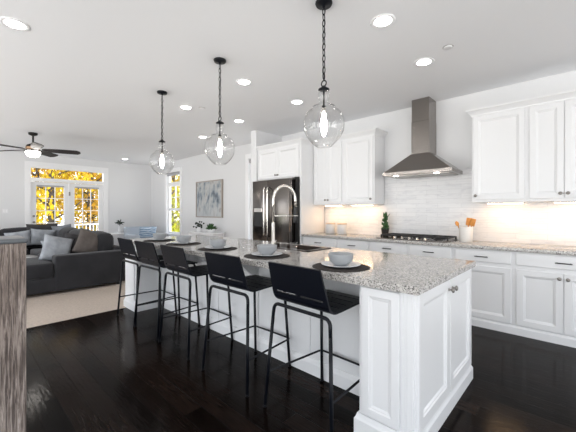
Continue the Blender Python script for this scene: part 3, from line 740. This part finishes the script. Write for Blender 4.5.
def make_stool(label):
    s = empty('bar_stool', (0, 0, 0), label, 'bar stool', 'black bar stools along the island')
    # seat: front to rear, then the bend
    py = [.265, .255, .18, .170, .10, .090, .02, .010, -.06, -.070, -.14]; pz = [.700, .712, .716, .716, .715, .715, .714, .714, .713, .713, .714]
    hf = [.185, .200, .205, .206, .210, .211, .215, .216, .220, .221, .226]
    cuts = {i: [2, 4] for i in (2, 4, 6, 8)}
    for k in range(1, 6):
        a = k / 5 * R(72); py.append(-.14 - .072 * math.sin(a)); pz.append(.714 + .072 * (1 - math.cos(a))); hf.append(.226 + .003 * k / 5)
    shell(list(zip(py, pz)), hf, cuts).build('seat', M['seat'], s)
    by, bz = py[-1], pz[-1]
    prof = [(by, bz)]; top = (-.268, .975)
    for t in (.085, .14, .5, .96, 1.0): prof.append((by + (top[0] - by) * t, bz + (top[1] - bz) * t))
    shell(prof, [.229, .228, .2275, .222, .2145, .210], {1: [2, 4]}).build('backrest', M['seat'], s)
    r = .0115
    # rear arch: legs meet a top rail through rounded bends
    lt, lb = .232, .277; zt = .690
    J = .60
    def rear(t): return Vector((lb + (lt - lb) * t, -.252 + .045 * t, zt * t))
    p = rear(.86)
    for sx in (-1, 1):
        q = rear(0); MB().tube([(sx * q.x, q.y, .004), (sx * p.x, p.y, p.z)], r, 10).build('leg', M['black'], s)
        MB().lathe([(r + .002, 0), (r + .002, .012), (r, .014)], 10, (sx * q.x, q.y, 0)).build('foot_cap', M['black'], s)
    pt_ = rear(1)
    MB().tube(bend([(-p.x, p.y, p.z), (-pt_.x, pt_.y, zt), (pt_.x, pt_.y, zt), (p.x, p.y, p.z)], .085, 7), r, 10).build('rear_rail', M['black'], s)
    ft, fb = .185, .212
    def front(t): return Vector((fb + (ft - fb) * t, .268 - .04 * t, .695 * t))
    p = front(.88)
    for sx in (-1, 1):
        q = front(0); MB().tube([(sx * q.x, q.y, .004), (sx * p.x, p.y, p.z)], r, 10).build('leg', M['black'], s)
        MB().lathe([(r + .002, 0), (r + .002, .012), (r, .014)], 10, (sx * q.x, q.y, 0)).build('foot_cap', M['black'], s)
    pt_ = front(1)
    MB().tube(bend([(-p.x, p.y, p.z), (-pt_.x, pt_.y, .695), (pt_.x, pt_.y, .695), (p.x, p.y, p.z)], .06, 7), r, 10).build('front_rail', M['black'], s)
    z = .235; q = rear(z / zt); g = front(z / .695)
    MB().tube(bend([(-q.x + .004, q.y, z), (-g.x - .014, g.y + .012, z), (g.x + .014, g.y + .012, z), (q.x - .004, q.y, z)], .03, 5), .0075, 8).build('footrest', M['black'], s)
    return s
SL = ['black counter stool nearest the island end, by the right cabinet doors', 'second black counter stool from the island end', 'middle one of the five black counter stools', 'black counter stool second from the living room end', 'black counter stool farthest from camera, at the living room end']
SP = [(-1.262, 1.672, -2), (-2.005, 1.672, 1), (-2.80, 1.675, 0), (-3.42, 1.675, 2), (-3.95, 1.675, 0)]
stool = make_stool(SL[0])
for k in range(5):
    s = stool if k == 0 else copy_tree(stool)
    s['label'] = SL[k]; s.location = (SP[k][0], SP[k][1], 0); s.rotation_euler.z = R(SP[k][2])

# ================================================================== pendants
def make_pendant(loc, label):
    p = empty('pendant_light', loc, label, 'pendant light', 'glass pendants over the island')
    MB().lathe([(.001, 0), (.062, 0), (.064, -.008), (.058, -.022), (.012, -.026), (.010, -.04), (.001, -.042)], 28).build('canopy', M['black'], p)
    # chain: interlocking oval links, counted as one chain
    z = -.045; ch = MB(); k = 0
    while z > -.56:
        pts = []
        for q in range(14):
            a = 2 * math.pi * q / 14; u = .0115 * math.cos(a); v = .026 * math.sin(a)
            pts.append((u, 0, z - .024 + v) if k % 2 == 0 else (0, u, z - .024 + v))
        ch.tube(pts, .0036, 6, closed=True); z -= .0435; k += 1
    ch.build('chain', M['black'], p)
    MB().tube([(.006 * math.cos(2 * math.pi * q / 20), .006 * math.sin(2 * math.pi * q / 20), -.03 - .03 * q) for q in range(19)], .0022, 6).build('cord', M['black'], p)
    MB().tube([(.022 * math.cos(2 * math.pi * q / 18), 0, -.602 + .022 * math.sin(2 * math.pi * q / 18)) for q in range(18)], .0045, 8, closed=True).build('ring', M['black'], p)
    MB().lathe([(.001, -.620), (.014, -.622), (.020, -.632), (.040, -.643), (.042, -.650), (.018, -.654), (.007, -.656), (.007, -.765), (.015, -.767), (.016, -.776), (.001, -.778)], 24).build('stem', M['black'], p)
    MB().lathe([(.001, -.777), (.017, -.778), (.018, -.812), (.014, -.82), (.001, -.821)], 20).build('socket', M['chrome'], p)
    MB().lathe([(.001, -.820), (.012, -.822), (.014, -.84), (.022, -.88), (.025, -.91), (.022, -.945), (.014, -.98), (.005, -.994), (.001, -.995)], 18).build('bulb', M['e_bulb'], p)
    prof = [(.026, -.652), (.040, -.665), (.044, -.69), (.040, -.715), (.033, -.735), (.034, -.75), (.050, -.762), (.085, -.775), (.089, -.785), (.090, -.795), (.115, -.808), (.137, -.833), (.149, -.87), (.152, -.915), (.146, -.96), (.123, -1.0), (.10, -1.03), (.073, -1.055), (.055, -1.068)]
    MB().lathe(prof, 40, caps=False).build('glass_shade', M['glass'], p)
    MB().tube([(.055 * math.cos(2 * math.pi * q / 40), .055 * math.sin(2 * math.pi * q / 40), -1.068) for q in range(40)], .0022, 6, closed=True).build('glass_lip', M['glass'], p)
    return p
PL = ['clear glass pendant on black chain hanging nearest the camera, over the island end', 'middle clear glass pendant on black chain, over the island centre', 'clear glass pendant farthest from camera, over the living room end of island']
p0 = None
for k, (x, y) in enumerate(((-1.406, 1.893), (-2.72, 1.888), (-4.0, 1.883))):
    if p0 is None: q = p0 = make_pendant((x, y, CEIL), PL[0])
    else: q = copy_tree(p0)
    q.location = (x, y, CEIL); q['label'] = PL[k]

# ================================================================== ceiling fixtures
def make_recessed():
    r = empty('recessed_light', (0, 0, CEIL), '', 'ceiling light', 'recessed ceiling lights')
    MB().lathe([(.066, 0), (.098, 0), (.100, -.003), (.094, -.008), (.070, -.005), (.066, 0)], 32, caps=False).build('trim_ring', M['trim'], r)
    MB().lathe([(.001, -.0015), (.068, -.0015), (.068, -.0040), (.001, -.0040)], 32, caps=False).build('lens', M['e_rec'], r)
    return r
rec = [(-3.435, .367, 'round recessed light at top left corner, nearest the camera on that side'), (-1.192, 2.408, 'round recessed light just right of the nearest pendant'), (-1.209, 3.361, 'round recessed light nearest the hood chimney'),
       (-2.973, 2.408, 'round recessed light right of the middle pendant'), (-2.969, 3.364, 'round recessed light left of the nearest pendant, in front of wall cabinets'), (-4.339, 2.409, 'round recessed light right of the farthest pendant'),
       (-4.325, 3.393, 'round recessed light in front of the wing wall by the refrigerator'), (-5.812, 3.61, 'small far recessed light left of the middle pendant globe'), (-9.962, 3.556, 'farthest recessed light, above the living room armchair corner')]
r0 = None
for x, y, lab in rec:
    if r0 is None: r = r0 = make_recessed()
    else: r = copy_tree(r0)
    r.location = (x, y, CEIL); r['label'] = lab
for x, y, lab in ((-.933, 3.208, 'flat white sprinkler cover on ceiling right of the hood light'), (-4.185, 2.585, 'flat white sprinkler cover on ceiling near the recessed light behind the farthest pendant')):
    c = empty('sprinkler_cover', (x, y, CEIL), lab, 'sprinkler cover', 'sprinkler covers on the ceiling')
    MB().lathe([(.040, 0), (.040, -.006), (.038, -.008), (.001, -.008)], 24).build('disc', M['trim'], c)
    MB().lathe([(.046, 0), (.046, -.002), (.040, -.002)], 24, caps=False).build('flange', M['nickel'], c)
# fan
fn = empty('ceiling_fan', (-7.975, 1.125, CEIL), 'dark five-blade ceiling fan with lit white bowl over the sofa', 'ceiling fan')
MB().lathe([(.001, 0), (.075, 0), (.078, -.012), (.070, -.04), (.02, -.06), (.001, -.06)], 24).build('canopy', M['bronze'], fn)
MB().tube([(0, 0, -.05), (0, 0, -.22)], .016, 10).build('downrod', M['bronze'], fn)
MB().lathe([(.001, -.19), (.03, -.20), (.04, -.215), (.095, -.24), (.112, -.27), (.112, -.35), (.10, -.365), (.001, -.37)], 32).build('motor', M['bronze'], fn)
MB().lathe([(.1125, -.28), (.1155, -.285), (.1155, -.325), (.1125, -.33)], 32, caps=False).build('band', M['fan_ring'], fn)
MB().lathe([(.106, -.365), (.118, -.372), (.120, -.392), (.108, -.435), (.072, -.468), (.001, -.482)], 32).build('light_bowl', M['e_fan'], fn)
bl0 = None
for k in range(5):
    th = R(27 + 72 * k) + R(43.07)           # angle from the camera's right-hand direction
    if bl0 is None:
        n = 12; vs = []; fs = []
        for i in range(n + 1):
            t = i / n; x = .15 + .64 * t; hw_ = (.052 + .03 * math.sin(min(1, t * 1.6) * math.pi / 2)) * (1 if t < .9 else math.sqrt(max(.02, 1 - ((t - .9) / .1) ** 2 * .8)))
            for y in (-hw_, hw_):
                for dz in (-.005, .005): vs.append((x, y, dz - y * .3))
        for i in range(n):
            a = i * 4; b2 = a + 4
            fs += [[a, a + 2, b2 + 2, b2], [a + 1, b2 + 1, b2 + 3, a + 3], [a, b2, b2 + 1, a + 1], [a + 2, a + 3, b2 + 3, b2 + 2]]
        fs += [[0, 1, 3, 2], [n * 4, n * 4 + 2, n * 4 + 3, n * 4 + 1]]
        bl0 = MB().add(vs, fs).build('blade', M['fan_blade'], fn); b = bl0
        ir0 = MB().rbox(.10, .24, -.022, .022, -.012, -.004, .003, 1).build('blade_iron', M['bronze'], bl0)
    else:
        b = copy_tree(bl0, fn)
    b.location = (0, 0, -.33); b.rotation_euler = (0, 0, th)

# ================================================================== living room
def cush(x0, x1, y0, y1, z0, z1, b=.05, puff=.02): return MB().rbox(x0, x1, y0, y1, z0, z1, b, 3, puff)
so = empty('sectional_sofa', (0, 0, 0), 'large charcoal u-shaped sectional sofa with chaise on the beige carpet', 'sofa')
FX = -5.96
MB().rbox(FX - 1.0, FX - .012, -.55, 2.10, .055, .275, .02, 2).rbox(-9.75, FX - .98, 1.15, 2.10, .05, .275, .02, 2).rbox(-9.75, -8.75, -1.6, 1.2, .05, .275, .02, 2).build('base', M['sofa'], so)
cush(FX - 1.0, FX - .005, -.55, 1.10, .275, .50, .035, .012).build('chaise_cushion', M['sofa'], so)
cush(FX - 1.0, FX - .27, 1.10, 1.85, .275, .48, .035, .012).build('seat_cushion', M['sofa'], so)
for k in range(2): cush(FX - 1.0 - .89 * (k + 1), FX - 1.005 - .89 * k, 1.18, 1.85, .275, .48, .035, .012).build('seat_cushion', M['sofa'], so)
for k in range(3): cush(-9.5, -8.76, 1.17 - .9 * (k + 1), 1.165 - .9 * k, .275, .48, .035, .012).build('seat_cushion', M['sofa'], so)
MB().rbox(FX - .26, FX, 1.11, 2.16, .05, .600, .03, 3).build('arm', M['sofa'], so)
MB().rbox(-9.75, FX - .2, 2.03, 2.15, .05, .66, .03, 3).build('back_rest', M['sofa'], so)
MB().rbox(-9.75, -9.53, -1.6, 2.10, .05, .80, .03, 3).build('back_rest', M['sofa'], so)
for k in range(3): cush(FX - .30 - 1.0 * (k + 1), FX - .30 - 1.0 * k, 1.76, 2.06, .47, .89, .09, .035).build('back_cushion', M['sofa'], so)
for k in range(3): cush(-9.58, -9.33, 1.70 - .95 * (k + 1), 1.695 - .95 * k, .47, .90, .07, .03).build('back_cushion', M['sofa'], so)
for x, y in ((FX - .08, -.47), (FX - .08, 2.04), (-9.67, 2.04), (-9.67, -1.5), (-8.83, -1.5), (FX - .92, -.47)): MB().box(x - .03, x + .03, y - .03, y + .03, .004, .06).build('foot', M['iron'], so)

def pillow(name, w, h, t, m, loc, yaw, pitch, roll, label, group='throw pillows on the sofa', n=14):
    """square pillow standing in local xz plane, centre at origin; yaw about z, pitch leans it back, roll in its own plane"""
    vs = []; fs = []
    for side in (1, -1):
        for i in range(n + 1):
            for j in range(n + 1):
                u = -1 + 2 * i / n; v = -1 + 2 * j / n
                e = (1 - abs(u) ** 2.4) * (1 - abs(v) ** 2.4)
                pinch = 1 - .07 * (1 - abs(u) ** 2) * abs(v) ** 3; pinch2 = 1 - .07 * (1 - abs(v) ** 2) * abs(u) ** 3
                wr = .012 * math.sin(5 * u + 3 * v + loc[1] * 9) * math.sin(4 * v - 2 * u) * e
                vs.append((u * w / 2 * pinch2, side * (t / 2 * max(e, 0) ** .55) + wr, v * h / 2 * pinch))
    N = (n + 1) ** 2
    for i in range(n):
        for j in range(n):
            a = i * (n + 1) + j; q = [a, a + 1, a + n + 2, a + n + 1]; fs.append(q); fs.append([k + N for k in q[::-1]])
    mb = MB().add(vs, fs, True)
    o = mb.build(name, m, None, loc); o.rotation_mode = 'QUATERNION'
    q = Matrix.Rotation(yaw, 4, 'Z') @ Matrix.Rotation(pitch, 4, 'X') @ Matrix.Rotation(roll, 4, 'Y')
    o.rotation_quaternion = q.to_quaternion(); return tag(o, label, 'pillow', group)
YX = R(90)     # turned to face along x
pillow('throw_pillow', .44, .44, .16, M['pil_light'], (-6.45, 1.225, .665), YX + R(10), R(-14), R(16), 'light grey throw pillow leaning inside the front end of the sofa arm')
pillow('throw_pillow', .34, .34, .15, M['pil_light'], (-6.98, 1.27, .635), YX + R(25), R(-18), R(-8), 'smaller light grey throw pillow half hidden behind the one at the sofa arm')
pillow('throw_pillow', .40, .40, .15, M['pil_dark'], (-6.62, 1.53, .70), YX - R(8), R(-10), R(8), 'very dark throw pillow between the light and the taupe pillow on the arm side')
pillow('throw_pillow', .43, .43, .18, M['pil_taupe'], (-6.33, 1.66, .735), YX + R(14), R(-8), R(24), 'taupe throw pillow with peaked corner showing above the sofa arm')
pillow('throw_pillow', .47, .40, .17, M['pil_light'], (-9.05, 1.44, .70), YX, R(20), R(6), 'pale grey throw pillow on the far sofa section below the left french door')
pillow('throw_pillow', .44, .38, .16, M['pil_light'], (-9.05, 1.03, .68), YX - R(6), R(20), R(-8), 'pale grey throw pillow on the far section, leftmost, just above the half wall')
pillow('throw_pillow', .40, .38, .16, M['pil_grey'], (-9.08, 1.84, .79), YX - R(20), R(18), R(-8), 'mid grey throw pillow in the corner of the far sofa section')
pillow('throw_pillow', .60, .40, .18, M['pil_dark'], (-9.24, 1.47, .81), YX, R(14), 0, 'dark long cushion standing behind the pale pillow on the far sofa section')

# coffee table
cf = empty('coffee_table', (-7.86, .78, 0), 'round coffee table with pale top and black rim inside the sectional', 'table')
MB().lathe([(.001, .395), (.42, .395), (.42, .415), (.001, .415)], 40).build('tabletop', M['white_gloss'], cf)
MB().tube([(.425 * math.cos(2 * math.pi * q / 40), .425 * math.sin(2 * math.pi * q / 40), .405) for q in range(40)], .016, 8, closed=True).build('rim', M['black'], cf)
for k in range(4):
    a = math.pi / 4 + k * math.pi / 2; MB().tube([(.38 * math.cos(a), .38 * math.sin(a), .395), (.34 * math.cos(a), .34 * math.sin(a), .004)], .014, 8).build('leg', M['black'], cf)

# armchair in the far corner
ac = empty('armchair', (-9.75, 4.05, 0), 'pale blue-grey upholstered armchair in the corner by the narrow window', 'armchair', rz=R(4))
# faces +x
MB().rbox(-.40, .40, -.45, .45, .10, .32, .03, 3).build('base', M['armchair'], ac)
cush(-.22, .42, -.33, .33, .32, .48, .04, .015).build('seat_cushion', M['armchair'], ac)
MB().rbox(-.42, -.24, -.46, .46, .10, .82, .05, 3).build('back', M['armchair'], ac)
for s in (-1, 1): MB().rbox(-.40, .40, s * .40 - .07, s * .40 + .07, .10, .62, .04, 3).build('arm', M['armchair'], ac)
for x in (-.34, .34):
    for y in (-.38, .38): MB().tube([(x, y, .11), (x * 1.04, y * 1.04, .004)], [.022, .014], 8).build('leg', M['bark'], ac)
pillow('throw_pillow', .52, .36, .15, M['blue'], (-9.68 + .20, 4.02, .66), YX, R(18), 0, 'blue and white patterned pillow on the pale armchair', group='pillow on the armchair')

# side table with vase
sd = empty('side_table', (-10.28, 3.46, 0), 'small white side table against the far wall right of the french doors', 'table')
MB().rbox(-.22, .22, -.26, .26, .60, .64, .006, 2).build('tabletop', M['white_gloss'], sd)
for x in (-.19, .19):
    for y in (-.23, .23): MB().rbox(x - .018, x + .018, y - .018, y + .018, .004, .60, .003, 1).build('leg', M['white_gloss'], sd)
MB().rbox(-.19, .19, -.23, .23, .20, .22, .004, 1).build('shelf', M['white_gloss'], sd)
vs_ = empty('bud_vase', (-10.26, 3.50, .64), 'white bud vase with dark spiky sprig on the small side table', 'vase')
MB().lathe([(.04, 0), (.05, .01), (.052, .08), (.03, .14), (.022, .18), (.028, .20), (.022, .20), (.016, .17), (.001, .02)], 20).build('vase_body', M['white_gloss'], vs_)
sg = MB(); rnd = random.Random(9)
sg.tube([(0, 0, .1), (0, .01, .30)], .006, 6)
for k in range(22):
    a = rnd.uniform(0, 6.28); e = rnd.uniform(-.2, 1.4); L = rnd.uniform(.10, .19); z = rnd.uniform(.24, .32)
    d = Vector((math.cos(a) * math.cos(e), math.sin(a) * math.cos(e), math.sin(e))); p = Vector((0, .01, z))
    sg.tube([p, p + d * L * .5, p + d * L + Vector((0, 0, -.02))], [.006, .016, .002], 5)
sg.build('foliage', M['leaf_dark'], vs_)

# console table below the painting
co = empty('console_table', (-7.02, 4.44, 0), 'narrow white console table below the abstract painting', 'table')
MB().rbox(-.56, .56, -.19, .19, .735, .765, .004, 2).build('tabletop', M['white_gloss'], co)
for x in (-.53, .53): 
    for y in (-.16, .16): MB().rbox(x - .02, x + .02, y - .02, y + .02, .004, .735, .003, 1).build('leg', M['white_gloss'], co)
MB().rbox(-.51, .51, -.16, .16, .62, .735, .004, 1).build('apron', M['white_gloss'], co)
def bush(name, loc, label, kind):
    p = empty(name, loc, label, 'plant', None); rnd = random.Random(len(label))
    if kind == 0:
        MB().lathe([(.06, 0), (.085, .01), (.10, .06), (.098, .09), (.09, .09), (.085, .07), (.001, .07)], 20).build('pot', M['white_gloss'], p)
        f = MB()
        for k in range(70):
            a = rnd.uniform(0, 6.28); e = rnd.uniform(.1, 1.5); L = rnd.uniform(.10, .17); d = Vector((math.cos(a) * math.cos(e), math.sin(a) * math.cos(e), math.sin(e))); c = Vector((0, 0, .075))
            f.tube([c, c + d * L * .6, c + d * L], [.006, .02, .003], 5)
        f.build('foliage', M['leaf'], p)
    else:
        MB().lathe([(.05, 0), (.065, .01), (.07, .05), (.05, .09), (.03, .11), (.035, .12), (.028, .12), (.001, .05)], 20).build('pot', M['white_gloss'], p)
        f = MB()
        for k in range(16):
            a = rnd.uniform(0, 6.28); e = rnd.uniform(-.2, 1.3); L = rnd.uniform(.08, .17); d = Vector((math.cos(a) * math.cos(e), math.sin(a) * math.cos(e), math.sin(e))); c = Vector((0, 0, .11))
            f.tube([c, c + d * L * .6 + Vector((0, 0, .02)), c + d * L], [.004, .004, .003], 5).ball(c + d * L, .022, 6)
        f.build('foliage', M['leaf_dark'], p)
    return p
bush('potted_succulent', (-7.31, 4.42, .765), 'small dark sprig in white vase on the console, left of the pair', 1)
bush('potted_fern', (-6.74, 4.42, .765), 'bushy green plant in white pot on the console, right of the pair', 0)
# painting
pa = empty('wall_painting', (-7.235, WALL, 1.13), 'blue grey abstract painting in slim champagne frame on the long wall', 'painting')
MB().box(-.58, .58, -.035, -.002, .03, .94).build('canvas', M['painting'], pa)
f = MB().box(-.612, -.585, -.05, -.001, 0, .97).box(.585, .612, -.05, -.001, 0, .97).box(-.585, .585, -.05, -.001, 0, .027).box(-.585, .585, -.05, -.001, .943, .97)
f.build('frame', M['frame'], pa)

# weathered half wall in the left foreground
hw = empty('wood_half_wall', (-2.205, .283, 0), 'weathered barn-wood half wall with dark cap in the left foreground', 'half wall')
pl_ = MB()
for k in range(7):
    y1_ = -.16 * k; y0_ = y1_ - .157; pl_.rbox(-.018, 0, y0_, y1_, 0, 1.127, .003, 1)
pl_.box(-.30, -.018, -1.12, 0, 0, 1.127)
pl_.build('cladding', M['barn'], hw)
MB().rbox(-.32, .006, -1.14, 0.006, 1.127, 1.152, .006, 2).build('cap', M['cap'], hw)
